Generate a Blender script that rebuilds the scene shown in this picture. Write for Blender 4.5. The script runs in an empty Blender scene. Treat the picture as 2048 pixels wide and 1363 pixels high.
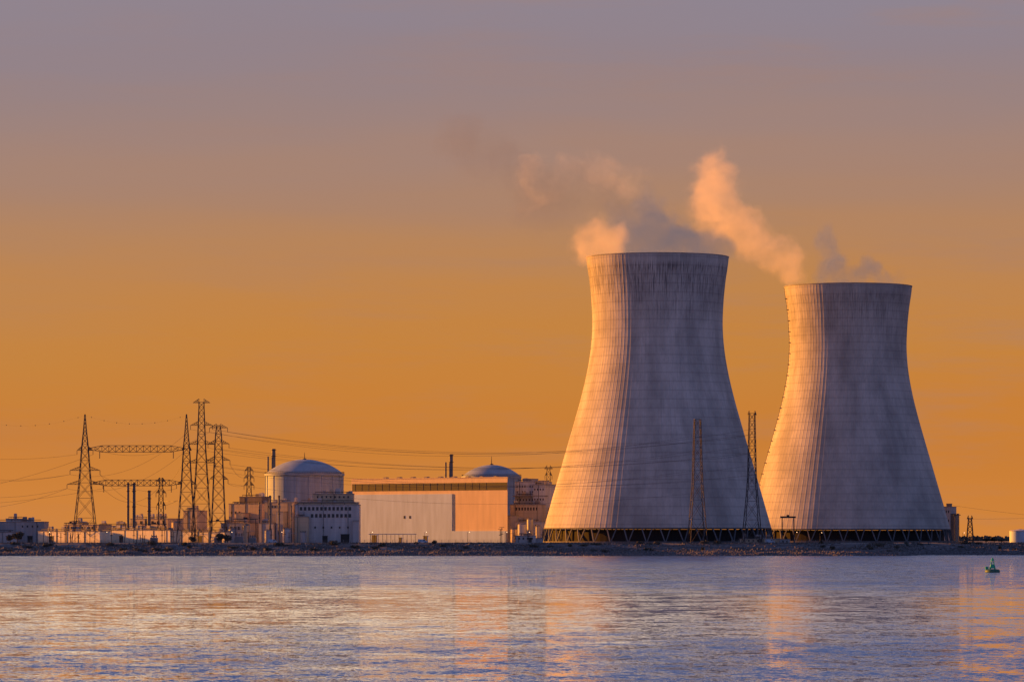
import bpy, math, random
from mathutils import Vector, Matrix, noise as mn
random.seed(7)
scene = bpy.context.scene
COL = scene.collection
F = 7964.0      # survey constant: metres = offset * distance / F
OFF = 1177.0    # the viewpoint stands this far behind the world origin, on the opposite bank
EYE = 10.0; HOR = 1075.0; G = 7.0

def lin(c):
    r=[]
    for v in c:
        v=v/255.0
        r.append(v/12.92 if v<=0.04045 else ((v+0.055)/1.055)**2.4)
    return (r[0],r[1],r[2],1.0)
def SC(D): return (D+OFF)/F
def PX(px,D): return (px-1024.0)*SC(D)
def PZ(py,D): return EYE+(HOR-py)*SC(D)

# ------------------------------------------------------------------ materials
def newmat(name):
    m=bpy.data.materials.new(name); m.use_nodes=True
    nt=m.node_tree; b=nt.nodes["Principled BSDF"]
    return m,nt,b
def N(nt,typ,**kw):
    n=nt.nodes.new(typ)
    for k,v in kw.items(): setattr(n,k,v)
    return n
def math_(nt,op,a,b=None,c=None,clamp=False):
    n=nt.nodes.new("ShaderNodeMath"); n.operation=op; n.use_clamp=clamp
    for i,v in enumerate((a,b,c)):
        if v is None: continue
        if hasattr(v,'links'): nt.links.new(v,n.inputs[i])
        else: n.inputs[i].default_value=v
    return n.outputs[0]
def smooth(nt,v,a,b_,lo=0.0,hi=1.0):
    n=N(nt,"ShaderNodeMapRange"); n.interpolation_type='SMOOTHSTEP'; nt.links.new(v,n.inputs[0])
    n.inputs[1].default_value=a; n.inputs[2].default_value=b_; n.inputs[3].default_value=lo; n.inputs[4].default_value=hi
    return n.outputs[0]
def mixc(nt,fac,a,b,blend='MIX'):
    n=nt.nodes.new("ShaderNodeMix"); n.data_type='RGBA'; n.blend_type=blend
    for s,v in ((n.inputs[0],fac),(n.inputs[6],a),(n.inputs[7],b)):
        if hasattr(v,'links'): nt.links.new(v,s)
        else: s.default_value=v
    return n.outputs[2]

def simple(name,col,rough=0.8,var=0.25,scale=0.3,metal=0.0,streak=True):
    m,nt,b=newmat(name)
    tc=N(nt,"ShaderNodeTexCoord"); mp=N(nt,"ShaderNodeMapping")
    mp.inputs["Scale"].default_value=(scale,scale,scale*(0.25 if streak else 1))
    nt.links.new(tc.outputs["Object"],mp.inputs[0])
    nz=N(nt,"ShaderNodeTexNoise"); nz.inputs["Scale"].default_value=1.0; nz.inputs["Detail"].default_value=6; nz.inputs["Roughness"].default_value=0.65
    nt.links.new(mp.outputs[0],nz.inputs["Vector"])
    d=tuple(x*(1-var*1.6) for x in col)+(1,)
    l=tuple(min(1,x*(1+var*0.6)) for x in col)+(1,)
    f=math_(nt,'MULTIPLY_ADD',nz.outputs[0],2.2,-0.6,clamp=True)
    nt.links.new(mixc(nt,f,d,l),b.inputs["Base Color"])
    b.inputs["Roughness"].default_value=rough; b.inputs["Metallic"].default_value=metal
    return m

def panelmat(name,col,px=3.0,pz=2.0,var=0.2,rough=0.7,joint=0.4):
    m,nt,b=newmat(name)
    tc=N(nt,"ShaderNodeTexCoord"); sp=N(nt,"ShaderNodeSeparateXYZ"); nt.links.new(tc.outputs["Object"],sp.inputs[0])
    hx=math_(nt,'ADD',sp.outputs[0],sp.outputs[1])
    a=math_(nt,'FRACT',math_(nt,'DIVIDE',hx,px)); a=math_(nt,'LESS_THAN',a,0.07)
    c=math_(nt,'FRACT',math_(nt,'DIVIDE',sp.outputs[2],pz)); c=math_(nt,'LESS_THAN',c,0.07)
    j=math_(nt,'MAXIMUM',a,c)
    mp=N(nt,"ShaderNodeMapping"); mp.inputs["Scale"].default_value=(0.35,0.35,0.05); nt.links.new(tc.outputs["Object"],mp.inputs[0])
    nz=N(nt,"ShaderNodeTexNoise"); nz.inputs["Scale"].default_value=1; nz.inputs["Detail"].default_value=5; nt.links.new(mp.outputs[0],nz.inputs["Vector"])
    f=math_(nt,'MULTIPLY_ADD',nz.outputs[0],2.4,-0.7,clamp=True)
    base=mixc(nt,f,tuple(x*(1-var*1.4) for x in col)+(1,),tuple(min(1,x*(1+var*.4)) for x in col)+(1,))
    dark=tuple(x*0.6 for x in col)+(1,)
    nt.links.new(mixc(nt,math_(nt,'MULTIPLY',j,joint),base,dark),b.inputs["Base Color"])
    b.inputs["Roughness"].default_value=rough
    return m

M={}
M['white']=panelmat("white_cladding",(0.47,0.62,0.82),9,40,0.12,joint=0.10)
M['grey']=panelmat("grey_concrete",(0.40,0.39,0.42),5,3.5)
M['lgrey']=panelmat("light_concrete",(0.54,0.52,0.54),4,3)
M['reactor']=panelmat("reactor_concrete",(0.28,0.37,0.48),6,4,0.18)
M['tan']=panelmat("tan_cladding",(0.74,0.55,0.34),24,60,0.10,joint=0.08)
M['tan2']=panelmat("tan_concrete",(0.58,0.45,0.32),5,3)
M['peach']=panelmat("peach_render",(0.90,0.80,0.60),7,20,0.15)
M['brown']=simple("brown_brick",(0.25,0.19,0.16))
M['dark']=simple("dark_louvre",(0.03,0.027,0.03),0.6)
M['roof']=simple("roof_felt",(0.28,0.25,0.25))
M['dome']=simple("dome_concrete",(0.27,0.34,0.43),0.7,0.18,0.15)
M['steel']=simple("galvanised_steel_weathered",(0.05,0.046,0.052),0.6,0.3,0.5,0.2)
M['wire']=simple("conductor_cable",(0.07,0.055,0.05),0.5,0.1)
M['ins']=simple("brown_insulator",(0.06,0.035,0.03),0.3)
M['green']=simple("buoy_green_paint",(0.015,0.42,0.25),0.45,0.2,1.5)
M['rust']=simple("buoy_dark_hull",(0.03,0.12,0.09),0.6,0.3,1.5)
M['leg']=simple("column_concrete",(0.14,0.15,0.18),0.8,0.35,0.3)
M['fill']=simple("fill_packing",(0.02,0.017,0.02),0.9,0.3,0.3)
M['basin']=simple("basin_concrete",(0.13,0.125,0.14),0.8,0.3,0.3)
M['rim']=simple("rim_concrete",(0.34,0.33,0.33),0.8,0.35,0.3)
M['stack']=simple("stack_paint",(0.13,0.13,0.15),0.6,0.2)
M['tank']=simple("tank_paint",(0.40,0.40,0.43),0.5,0.2)
M['trunk']=simple("bark",(0.07,0.05,0.035),0.9)
M['wood']=simple("fence_grey",(0.3,0.27,0.26),0.8)
m,nt,b=newmat("window_glass"); b.inputs["Base Color"].default_value=(0.05,0.055,0.07,1); b.inputs["Roughness"].default_value=0.12; M['glass']=m
m,nt,b=newmat("lamp_glow"); b.inputs["Emission Color"].default_value=(1,0.55,0.25,1); b.inputs["Emission Strength"].default_value=3.0; M['lamp']=m

def foliage(name,c1,c2):
    m,nt,b=newmat(name)
    tc=N(nt,"ShaderNodeTexCoord"); nz=N(nt,"ShaderNodeTexNoise"); nz.inputs["Scale"].default_value=0.7; nz.inputs["Detail"].default_value=4
    nt.links.new(tc.outputs["Object"],nz.inputs["Vector"])
    f=math_(nt,'MULTIPLY_ADD',nz.outputs[0],2.5,-0.75,clamp=True)
    nt.links.new(mixc(nt,f,c1+(1,),c2+(1,)),b.inputs["Base Color"]); b.inputs["Roughness"].default_value=0.8
    return m
M['leaf']=foliage("foliage",(0.04,0.042,0.035),(0.09,0.085,0.07))
M['scrub']=foliage("scrub_grass",(0.06,0.062,0.065),(0.18,0.165,0.16))

m,nt,b=newmat("ground_soil_grass"); M['ground']=m
tc=N(nt,"ShaderNodeTexCoord"); mp=N(nt,"ShaderNodeMapping"); mp.inputs["Scale"].default_value=(0.05,0.25,0.5); nt.links.new(tc.outputs["Object"],mp.inputs[0])
n1=N(nt,"ShaderNodeTexNoise"); n1.inputs["Scale"].default_value=1; n1.inputs["Detail"].default_value=8; n1.inputs["Roughness"].default_value=0.75; nt.links.new(mp.outputs[0],n1.inputs["Vector"])
n2=N(nt,"ShaderNodeTexNoise"); n2.inputs["Scale"].default_value=0.6; n2.inputs["Detail"].default_value=6; nt.links.new(tc.outputs["Object"],n2.inputs["Vector"])
f=math_(nt,'MULTIPLY_ADD',n1.outputs[0],4.0,-1.5,clamp=True)
c=mixc(nt,f,(0.05,0.05,0.057,1),(0.24,0.22,0.225,1))
f2=math_(nt,'MULTIPLY_ADD',n2.outputs[0],2.5,-0.9,clamp=True)
c=mixc(nt,f2,c,(0.08,0.077,0.085,1))
nt.links.new(c,b.inputs["Base Color"]); b.inputs["Roughness"].default_value=0.95

def shellmat(name,seed,H,strength):
    m,nt,b=newmat(name)
    tc=N(nt,"ShaderNodeTexCoord"); sp=N(nt,"ShaderNodeSeparateXYZ"); nt.links.new(tc.outputs["Object"],sp.inputs[0])
    ang=math_(nt,'ARCTAN2',sp.outputs[0],math_(nt,'MULTIPLY',sp.outputs[1],-1.0))
    z=sp.outputs[2]
    def nz(sa,sz,det,rough=0.6,off=0.0):
        cb=N(nt,"ShaderNodeCombineXYZ")
        nt.links.new(math_(nt,'MULTIPLY',ang,sa),cb.inputs[0]); nt.links.new(math_(nt,'MULTIPLY',z,sz),cb.inputs[1]); cb.inputs[2].default_value=seed+off
        n=N(nt,"ShaderNodeTexNoise"); n.inputs["Scale"].default_value=1; n.inputs["Detail"].default_value=det; n.inputs["Roughness"].default_value=rough
        nt.links.new(cb.outputs[0],n.inputs["Vector"]); return n.outputs[0]
    streak=nz(20,0.02,4,0.7)
    streak2=nz(72,0.07,3,0.7,21)
    length=nz(11,0.0,4,0.85,5)
    blotch=nz(3.0,0.026,6,0.65,9)
    band=nz(1.2,0.16,4,0.6,15)
    fine=nz(60,0.25,4,0.6,12)
    zz=math_(nt,'DIVIDE',z,H)
    thr=math_(nt,'MULTIPLY_ADD',length,-0.62,1.12)
    drip=smooth(nt,math_(nt,'SUBTRACT',zz,thr),-0.08,0.14)
    s2=math_(nt,'MULTIPLY_ADD',streak2,6.0,-2.7,clamp=True)
    rf=N(nt,"ShaderNodeMapRange"); nt.links.new(zz,rf.inputs[0]); rf.inputs[1].default_value=0.955; rf.inputs[2].default_value=0.975; rf.inputs[3].default_value=1; rf.inputs[4].default_value=0.25
    dm=math_(nt,'MULTIPLY',math_(nt,'MULTIPLY',drip,s2),math_(nt,'MULTIPLY',rf.outputs[0],strength))
    bl=math_(nt,'MULTIPLY_ADD',blotch,4.2,-1.6,clamp=True)
    base=mixc(nt,bl,(0.32,0.31,0.305,1),(0.55,0.53,0.515,1))
    ft=math_(nt,'MULTIPLY_ADD',streak,3.0,-1.3,clamp=True)
    base=mixc(nt,math_(nt,'MULTIPLY',ft,0.35*strength),base,(0.25,0.235,0.235,1))
    bf=math_(nt,'MULTIPLY_ADD',band,3.0,-1.2,clamp=True)
    base=mixc(nt,math_(nt,'MULTIPLY',bf,0.25),base,(0.60,0.58,0.57,1))
    lf=math_(nt,'LESS_THAN',math_(nt,'FRACT',math_(nt,'DIVIDE',z,5.2)),0.14)
    base=mixc(nt,math_(nt,'MULTIPLY',lf,0.24),base,(0.13,0.115,0.11,1))
    base=mixc(nt,math_(nt,'MULTIPLY_ADD',fine,0.9,-0.37,clamp=True),base,(0.22,0.205,0.2,1))
    base=mixc(nt,dm,base,(0.07,0.062,0.07,1))
    nt.links.new(base,b.inputs["Base Color"]); b.inputs["Roughness"].default_value=0.9
    return m

# ------------------------------------------------------------------ mesh builder
class MB:
    def __init__(s): s.v=[]; s.f=[]; s.m=[]
    def add(s,v,f,mi=0):
        o=len(s.v); s.v+= [tuple(x) for x in v]; s.f+=[tuple(i+o for i in q) for q in f]; s.m+=[mi]*len(f)
    def box(s,x0,x1,y0,y1,z0,z1,mi=0):
        s.add([(x0,y0,z0),(x1,y0,z0),(x1,y1,z0),(x0,y1,z0),(x0,y0,z1),(x1,y0,z1),(x1,y1,z1),(x0,y1,z1)],
              [(0,3,2,1),(4,5,6,7),(0,1,5,4),(1,2,6,5),(2,3,7,6),(3,0,4,7)],mi)
    def prism(s,pts,z0,z1,mi=0):
        n=len(pts); s.add([(x,y,z0) for x,y in pts]+[(x,y,z1) for x,y in pts],
            [tuple(reversed(range(n))),tuple(range(n,2*n))]+[(i,(i+1)%n,(i+1)%n+n,i+n) for i in range(n)],mi)
    def beam(s,p,q,w,mi=0,w2=None):
        p=Vector(p);q=Vector(q);d=q-p
        if d.length<1e-6: return
        d.normalize(); up=Vector((0,0,1)) if abs(d.z)<0.9 else Vector((1,0,0))
        a=d.cross(up).normalized(); b=d.cross(a); h=w/2; h2=(w2 or w)/2
        v=[p+a*h+b*h,p-a*h+b*h,p-a*h-b*h,p+a*h-b*h,q+a*h2+b*h2,q-a*h2+b*h2,q-a*h2-b*h2,q+a*h2-b*h2]
        s.add(v,[(0,1,2,3),(7,6,5,4),(0,4,5,1),(1,5,6,2),(2,6,7,3),(3,7,4,0)],mi)
    def lathe(s,prof,n=48,mi=0,cx=0,cy=0,cap=True):
        o=[];f=[]
        for (r,z) in prof:
            for i in range(n):
                a=2*math.pi*i/n; o.append((cx+r*math.cos(a),cy+r*math.sin(a),z))
        for j in range(len(prof)-1):
            for i in range(n):
                k=(i+1)%n; f.append((j*n+i,j*n+k,(j+1)*n+k,(j+1)*n+i))
        if cap:
            f.append(tuple(reversed(range(n)))); L=(len(prof)-1)*n; f.append(tuple(L+i for i in range(n)))
        s.add(o,f,mi)
    def obj(s,name,mats,parent=None,loc=(0,0,0),rot=0,smooth=False):
        me=bpy.data.meshes.new(name); me.from_pydata(s.v,[],s.f)
        for mm in (mats if isinstance(mats,(list,tuple)) else [mats]): me.materials.append(mm)
        me.polygons.foreach_set("material_index",s.m)
        if smooth: me.polygons.foreach_set("use_smooth",[True]*len(me.polygons))
        me.update()
        ob=bpy.data.objects.new(name,me); COL.objects.link(ob)
        ob.location=loc; ob.rotation_euler[2]=rot
        if parent: ob.parent=parent
        return ob
def inst(name,me,parent,loc=(0,0,0),rot=0):
    ob=bpy.data.objects.new(name,me); COL.objects.link(ob); ob.parent=parent; ob.location=loc; ob.rotation_euler[2]=rot
    return ob
def tag(ob,label,cat,group=None,kind=None):
    ob["label"]=label; ob["category"]=cat
    if group: ob["group"]=group
    if kind: ob["kind"]=kind
    return ob
def root(name,loc,label,cat,group=None,rot=0):
    e=bpy.data.objects.new(name,None); e.empty_display_size=1; COL.objects.link(e); e.location=loc; e.rotation_euler[2]=rot
    return tag(e,label,cat,group)

# ------------------------------------------------------------------ terrain & water
def shore(x):
    s=1045+5*mn.noise(Vector((x*0.012,0,3)))+2.5*mn.noise(Vector((x*0.05,5,3)))
    t=min(1,max(0,(x-215)/25)); t=t*t*(3-2*t)
    return s+t*90
PROF=[(-60,-4),(-20,-2.5),(-3,-0.5),(0,0.05),(4,1.3),(9,1.9),(14,2.3),(22,3.8),(31,6.6),(34,7.0),(1e9,7.0)]
def hgt(x,y):
    if y<-1100:
        t=min(1,max(0,(y+OFF-6)/40)); return 8.3-12.3*t
    d=y-shore(x)
    if d<=-60: return -4
    for (a,za),(b_,zb) in zip(PROF,PROF[1:]):
        if d<=b_:
            z=za+(zb-za)*(d-a)/(b_-a) if b_<1e8 else 7.0; break
    if 0<d<30: z+=1.0*mn.noise(Vector((x*0.1,y*0.2,0)))*min(1,d/4)
    return z
xs=sorted(set([-15000,-8000,-4000,-2500,-1500,-1000,-700]+[ -500+ i*3 for i in range(334)]+[700,1000,1500,2500,4000,8000,15000]))
ys=[-1500,-1230,-1182,-1171,-1165,-1155,-1145,-1131,-1100,-400,400,800,950,1000,1020,1030]+[1036+i*1.5 for i in range(40)]+[1097+i*3 for i in range(30)]+[1200,1300,1500,2000,3000,6000,12000,30000]
mb=MB(); nx=len(xs)
mb.v=[(x,y,hgt(x,y)) for y in ys for x in xs]
for j in range(len(ys)-1):
    for i in range(nx-1): mb.f.append((j*nx+i,j*nx+i+1,(j+1)*nx+i+1,(j+1)*nx+i))
mb.m=[0]*len(mb.f)
g=mb.obj("ground",M['ground'],smooth=True); g["kind"]="structure"; g["label"]="flat river bank and plant ground"

m,nt,b=newmat("river_water"); M['water']=m
tc=N(nt,"ShaderNodeTexCoord")
def wn(sx,sy,det,off,ro=0.6):
    mp=N(nt,"ShaderNodeMapping"); mp.inputs["Scale"].default_value=(sx,sy,1); mp.inputs["Location"].default_value=(off,off*1.7,off)
    nt.links.new(tc.outputs["Object"],mp.inputs[0])
    n=N(nt,"ShaderNodeTexNoise"); n.inputs["Scale"].default_value=1; n.inputs["Detail"].default_value=det; n.inputs["Roughness"].default_value=ro
    nt.links.new(mp.outputs[0],n.inputs["Vector"]); return n
a1=wn(1.8,0.9,5,0,0.8); a2=wn(0.22,0.13,4,31,0.7); pat=wn(0.009,0.012,6,77,0.7); stk=wn(0.06,0.05,5,140,0.75)
spw=N(nt,"ShaderNodeSeparateXYZ"); nt.links.new(tc.outputs["Object"],spw.inputs[0])
# wind / current bands across the river (world y), broken up by noise
bandr=N(nt,"ShaderNodeValToRGB"); cr=bandr.color_ramp
yb=math_(nt,'ADD',spw.outputs[1],math_(nt,'MULTIPLY',math_(nt,'SUBTRACT',pat.outputs[0],0.5),380.0))
nt.links.new(math_(nt,'DIVIDE',math_(nt,'ADD',yb,1177.0),2300.0),bandr.inputs[0])
for e,(p,v) in zip([cr.elements[0],cr.elements[1]]+[cr.elements.new(0.5) for _ in range(5)],[(0.10,1.2),(1.0,1.2)]+[(0.155,1.0),(0.19,0.42),(0.25,0.18),(0.31,0.25),(0.38,1.1)]):
    e.position=p; e.color=(v,v,v,1)
amp=math_(nt,'MULTIPLY',bandr.outputs[0],math_(nt,'MULTIPLY_ADD',pat.outputs[0],1.6,0.2))
amp=math_(nt,'MULTIPLY',amp,math_(nt,'MAXIMUM',math_(nt,'MULTIPLY_ADD',stk.outputs[0],5.5,-1.6),0.35))
s1=N(nt,"ShaderNodeSeparateColor"); nt.links.new(a1.outputs["Color"],s1.inputs[0])
s2=N(nt,"ShaderNodeSeparateColor"); nt.links.new(a2.outputs["Color"],s2.inputs[0])
ny=math_(nt,'ADD',math_(nt,'SUBTRACT',s1.outputs[1],0.5),math_(nt,'MULTIPLY',math_(nt,'SUBTRACT',s2.outputs[1],0.5),0.6))
ny=math_(nt,'MULTIPLY',math_(nt,'MULTIPLY',ny,amp),2.8)
ny=math_(nt,'ADD',ny,math_(nt,'MULTIPLY',amp,-0.14))
nx_=math_(nt,'MULTIPLY',math_(nt,'SUBTRACT',s1.outputs[0],0.5),0.8)
cb=N(nt,"ShaderNodeCombineXYZ"); nt.links.new(nx_,cb.inputs[0]); nt.links.new(ny,cb.inputs[1]); cb.inputs[2].default_value=1
vm=N(nt,"ShaderNodeVectorMath",operation='NORMALIZE'); nt.links.new(cb.outputs[0],vm.inputs[0])
nt.links.new(vm.outputs[0],b.inputs["Normal"])
b.inputs["Base Color"].default_value=(0.59,0.64,0.70,1); b.inputs["Metallic"].default_value=0.75; b.inputs["Roughness"].default_value=0.04
mb=MB(); mb.add([(-15000,-1172,0),(15000,-1172,0),(15000,1210,0),(-15000,1210,0)],[(0,1,2,3)])
w=mb.obj("water",M['water']); w["kind"]="structure"; w["label"]="rippled tidal river reflecting the evening sky"

# ------------------------------------------------------------------ cooling towers
D1=1177.0; S1=SC(D1)
half=[(515,142),(530,140.5),(560,136),(600,132),(650,130),(700,133.5),(750,142),(800,154),(850,168),(900,182.5),(950,197),(1000,211.5),(1055,227)]
prof=[((HOR-y)*S1+EYE-G, h*S1) for y,h in half][::-1]
def rad(z):
    if z<=prof[0][0]: return prof[0][1]
    for i in range(len(prof)-1):
        z0,r0=prof[i]; z1,r1=prof[i+1]
        if z<=z1:
            rm=prof[i-1][1] if i>0 else r0-(r1-r0); rp=prof[i+2][1] if i+2<len(prof) else r1+(r1-r0)
            t=(z-z0)/(z1-z0)
            return 0.5*((2*r0)+(-rm+r1)*t+(2*rm-5*r0+4*r1-rp)*t*t+(-rm+3*r0-3*r1+rp)*t**3)
    return prof[-1][1]
ZB=prof[0][0]; ZT=prof[-1][0]
def make_shell():
    NR=112; per=8; n=NR*per; rows=56
    o=[];f=[]
    for j in range(rows+1):
        z=ZB+(ZT-ZB)*j/rows; r=rad(z)
        for i in range(n):
            k=i%per; rr=r+(0.065 if k in (0,1) else 0.0)
            a=2*math.pi*i/n; o.append((rr*math.cos(a),rr*math.sin(a),z))
    for j in range(rows):
        for i in range(n):
            k=(i+1)%n; f.append((j*n+i,j*n+k,(j+1)*n+k,(j+1)*n+i))
    mb=MB(); mb.add(o,f)
    o=[];f=[];n=96
    for j in range(rows+1):
        z=ZB+(ZT-ZB)*j/rows; r=rad(z)-0.9
        for i in range(n):
            a=2*math.pi*i/n; o.append((r*math.cos(a),r*math.sin(a),z))
    for j in range(rows):
        for i in range(n):
            k=(i+1)%n; f.append((j*n+k,j*n+i,(j+1)*n+i,(j+1)*n+k))
    mb.add(o,f)
    return mb
shell_mb=make_shell()
def tower(cx,cy,label,mat,turn,ladder=None):
    R=root("cooling_tower",(cx,cy,G),label,"cooling tower","pair of cooling towers")
    sh=shell_mb.obj("shell",mat,R,rot=turn)
    sh["label"]="ribbed hyperbolic concrete shell streaked with dark stains"
    mb=MB(); rt=rad(ZT)
    mb.lathe([(rt-1.0,ZT-0.02),(rt+0.3,ZT-0.3),(rt+0.35,ZT+0.2),(rt-1.0,ZT+0.3),(rt-1.0,ZT-0.02)],144,cap=False)
    mb.obj("rim",M['rim'],R)
    mb=MB(); r0=rad(ZB)
    mb.lathe([(r0-1.0,ZB-0.6),(r0+0.25,ZB-0.6),(r0+0.25,ZB+0.05),(r0-1.0,ZB+0.05),(r0-1.0,ZB-0.6)],144,cap=False)
    mb.obj("lower_ring_beam",M['basin'],R)
    mb=MB(); mb.lathe([(r0-4,0.5),(r0-4,ZB-1.0)],96); mb.obj("fill_packing",M['fill'],R)
    mb=MB(); mb.lathe([(r0+3.5,0.0),(r0+3.5,1.1),(r0+3.0,1.1),(r0+3.0,0.0)],144,cap=False); mb.obj("basin_wall",M['basin'],R)
    npair=40; me=None
    for i in range(npair):
        a=2*math.pi*i/npair+0.03; da=math.pi/npair
        if me is None:
            mb=MB(); rb=r0+1.6
            foot=(rb,0,0.0)
            for s in (-1,1):
                top=((r0-0.1)*math.cos(da*0.55*s),(r0-0.1)*math.sin(da*0.55*s),ZB-0.6)
                mb.beam(foot,top,0.65)
            mb.box(rb-0.8,rb+0.8,-0.8,0.8,0,0.9)
            ob=mb.obj("support_column",M['leg'],R); me=ob.data; ob.rotation_euler[2]=a
        else: inst("support_column",me,R,rot=a)
    if ladder is not None:
        mb=MB(); zz=ZB; pts=[]
        while zz<ZT+0.5: pts.append(zz); zz+=2.4
        for k in range(len(pts)-1):
            for s in (-0.5,0.5):
                mb.beam((rad(pts[k])+0.8,s,pts[k]),(rad(pts[k+1])+0.8,s,pts[k+1]),0.13)
            if k%3==0: mb.box(rad(pts[k])+0.12,rad(pts[k])+1.4,-0.7,0.7,pts[k],pts[k]+0.45)
            else: mb.beam((rad(pts[k])+0.1,0,pts[k]),(rad(pts[k])+1.1,0,pts[k]+0.1),0.14)
        mb.obj("ladder",M['basin'],R,rot=ladder)
    return R
tower(PX(1315,D1),D1,"tall grey concrete cooling tower with heavy dark drip stains",shellmat("tower_concrete_stained",0.0,ZT,0.9),0.0)
D2=1451.0
tower(PX(1696,D2),D2,"grey concrete cooling tower with long ladder up its side",shellmat("tower_concrete_clean",40.0,ZT,0.5),0.4,ladder=math.pi+0.12)

# ------------------------------------------------------------------ lattice structures
def lattice(mb,prof_,w_leg,w_br,panel=1.0):
    def hw(z):
        for (a,ha),(b_,hb) in zip(prof_,prof_[1:]):
            if z<=b_+1e-6: return ha+(hb-ha)*(z-a)/(b_-a)
        return prof_[-1][1]
    z=0; lv=[0]; H=prof_[-1][0]
    while z<H-0.5:
        z=min(H,z+max(2.2,hw(z)*2*panel)); lv.append(z)
    C=[(-1,-1),(1,-1),(1,1),(-1,1)]
    for a,b_ in zip(lv,lv[1:]):
        ha,hb=hw(a),hw(b_)
        for i in range(4):
            c=C[i];d=C[(i+1)%4]
            mb.beam((c[0]*ha,c[1]*ha,a),(c[0]*hb,c[1]*hb,b_),w_leg)
            mb.beam((c[0]*ha,c[1]*ha,a),(d[0]*hb,d[1]*hb,b_),w_br)
            mb.beam((d[0]*ha,d[1]*ha,a),(c[0]*hb,c[1]*hb,b_),w_br)
            mb.beam((c[0]*hb,c[1]*hb,b_),(d[0]*hb,d[1]*hb,b_),w_br)
    return hw
def arm_mb(L,h,hwid):
    mb=MB(); s=1
    tip=(s*L,0,0)
    for y in (-hwid,hwid):
        mb.beam((s*hwid,y,0),tip,0.22); mb.beam((s*hwid,y,h),tip,0.18)
        n=4
        for k in range(n):
            t0=k/n;t1=(k+1)/n
            p=(s*(hwid+(L-hwid)*t0),y*(1-t0),0); q=(s*(hwid+(L-hwid)*t1),y*(1-t1),h*(1-t1))
            p2=(s*(hwid+(L-hwid)*t0),y*(1-t0),h*(1-t0))
            mb.beam(p,q,0.11); mb.beam(p,p2,0.11)
    mb.beam((hwid,-hwid,0),(hwid,hwid,0),0.2); mb.beam((hwid,-hwid,h),(hwid,hwid,h),0.2)
    return mb
ins_me=None
def pylon(px,D,ytop,prof_px,arms,label,wl=0.36,wb=0.155,rot=0.0,ins=2.4,panel=1.05,name="transmission_pylon"):
    global ins_me
    s=SC(D); x=PX(px,D)
    R=root(name,(x,D,G),label,"pylon","lattice power pylons",rot)
    pr=[]
    for (py,hwp) in prof_px: pr.append(((PZ(py,D)-G) if py<1084 else 0,hwp*s))
    mb=MB(); hw=lattice(mb,pr,wl,wb,panel)
    for c in ((-1,-1),(1,-1),(1,1),(-1,1)):
        h=pr[0][1]; mb.box(c[0]*h-0.6,c[0]*h+0.6,c[1]*h-0.6,c[1]*h+0.6,-0.3,0.5)
    mb.obj("lattice_body",M['steel'],R)
    tips=[]
    for (py,Lp,insul) in arms:
        z=PZ(py,D)-G; L=Lp*s
        ame=None
        for sd in (-1,1):
            if ame is None: o=arm_mb(L,2.2,max(hw(z),0.5)).obj("cross_arm",M['steel'],R,loc=(0,0,z),rot=math.pi); ame=o.data
            else: inst("cross_arm",ame,R,(0,0,z))
            zz=z
            if insul:
                if ins_me is None:
                    mi=MB()
                    mi.lathe([(v,w_) for k in range(5,0,-1) for v,w_ in ((0.12,-0.5*k),(0.32,-0.5*k+0.1),(0.12,-0.5*k+0.2))]+[(0.12,0)],8)
                    o=mi.obj("insulator",M['ins'],R,loc=(sd*L,0,z)); ins_me=o.data
                else: inst("insulator",ins_me,R,(sd*L,0,z))
                zz=z-ins
            tips.append(Vector((x+sd*L*math.cos(rot),D+sd*L*math.sin(rot),G+zz)))
    return tips
DP=1128.0
tA=pylon(170,DP,828,[(1085,24),(965,11.5),(895,6.5),(860,3),(828,0.6)],[(900,16,True),(940,30,True),(968,36,True)],"wide based steel lattice pylon with pointed top")
tB=pylon(373,DP,828,[(1085,19),(965,10),(895,6),(860,3),(828,0.6)],[(900,10,False),(968,20,True)],"steel lattice pylon with pointed top holding truss beams")
tC=pylon(403,DP+14,803,[(1085,20),(900,8.5),(850,6.5),(812,5),(803,5)],[(805,17,False),(850,22,True),(888,26,True),(925,28,True)],"tallest steel lattice pylon with flat T shaped head")
tD=pylon(437,DP+6,850,[(1085,15),(900,7.5),(862,5.5),(850,3)],[(855,18,True),(887,21,True),(920,23,True),(958,19,True)],"steel lattice pylon with four pairs of cross arms")
tE=pylon(1395,1096,838,[(1086,17),(960,9),(838,6)],[],"slender flat topped lattice mast beside the cooling tower",0.36,0.17,0.15,panel=1.4)
tF=pylon(1504,1099,826,[(1086,18),(960,8),(826,5.5)],[(829,9,False)],"slender lattice mast with short crossbar at its head",0.36,0.17,0.1,panel=1.3)
pylon(498,1260,933,[(1085,9),(990,5),(933,2)],[(940,8,True),(955,10,True),(970,10,True)],"small distant lattice pylon above the roofs",0.3,0.14,0,1.5,1.5)
pylon(322,1190,955,[(1085,7),(955,3)],[(962,9,True),(985,10,True),(1010,9,True)],"small lattice pylon behind low sheds",0.3,0.14,0,1.5,1.5)
pylon(1097,1300,935,[(1085,8),(935,3)],[(937,8,False),(950,7,True)],"small distant lattice pylon behind the block",0.3,0.14,0,1.5,1.5)
pylon(1940,1400,1035,[(1085,7),(1035,3)],[(1037,6,False)],"short lattice mast on the far bank",0.4,0.2,0,1.0)

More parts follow.
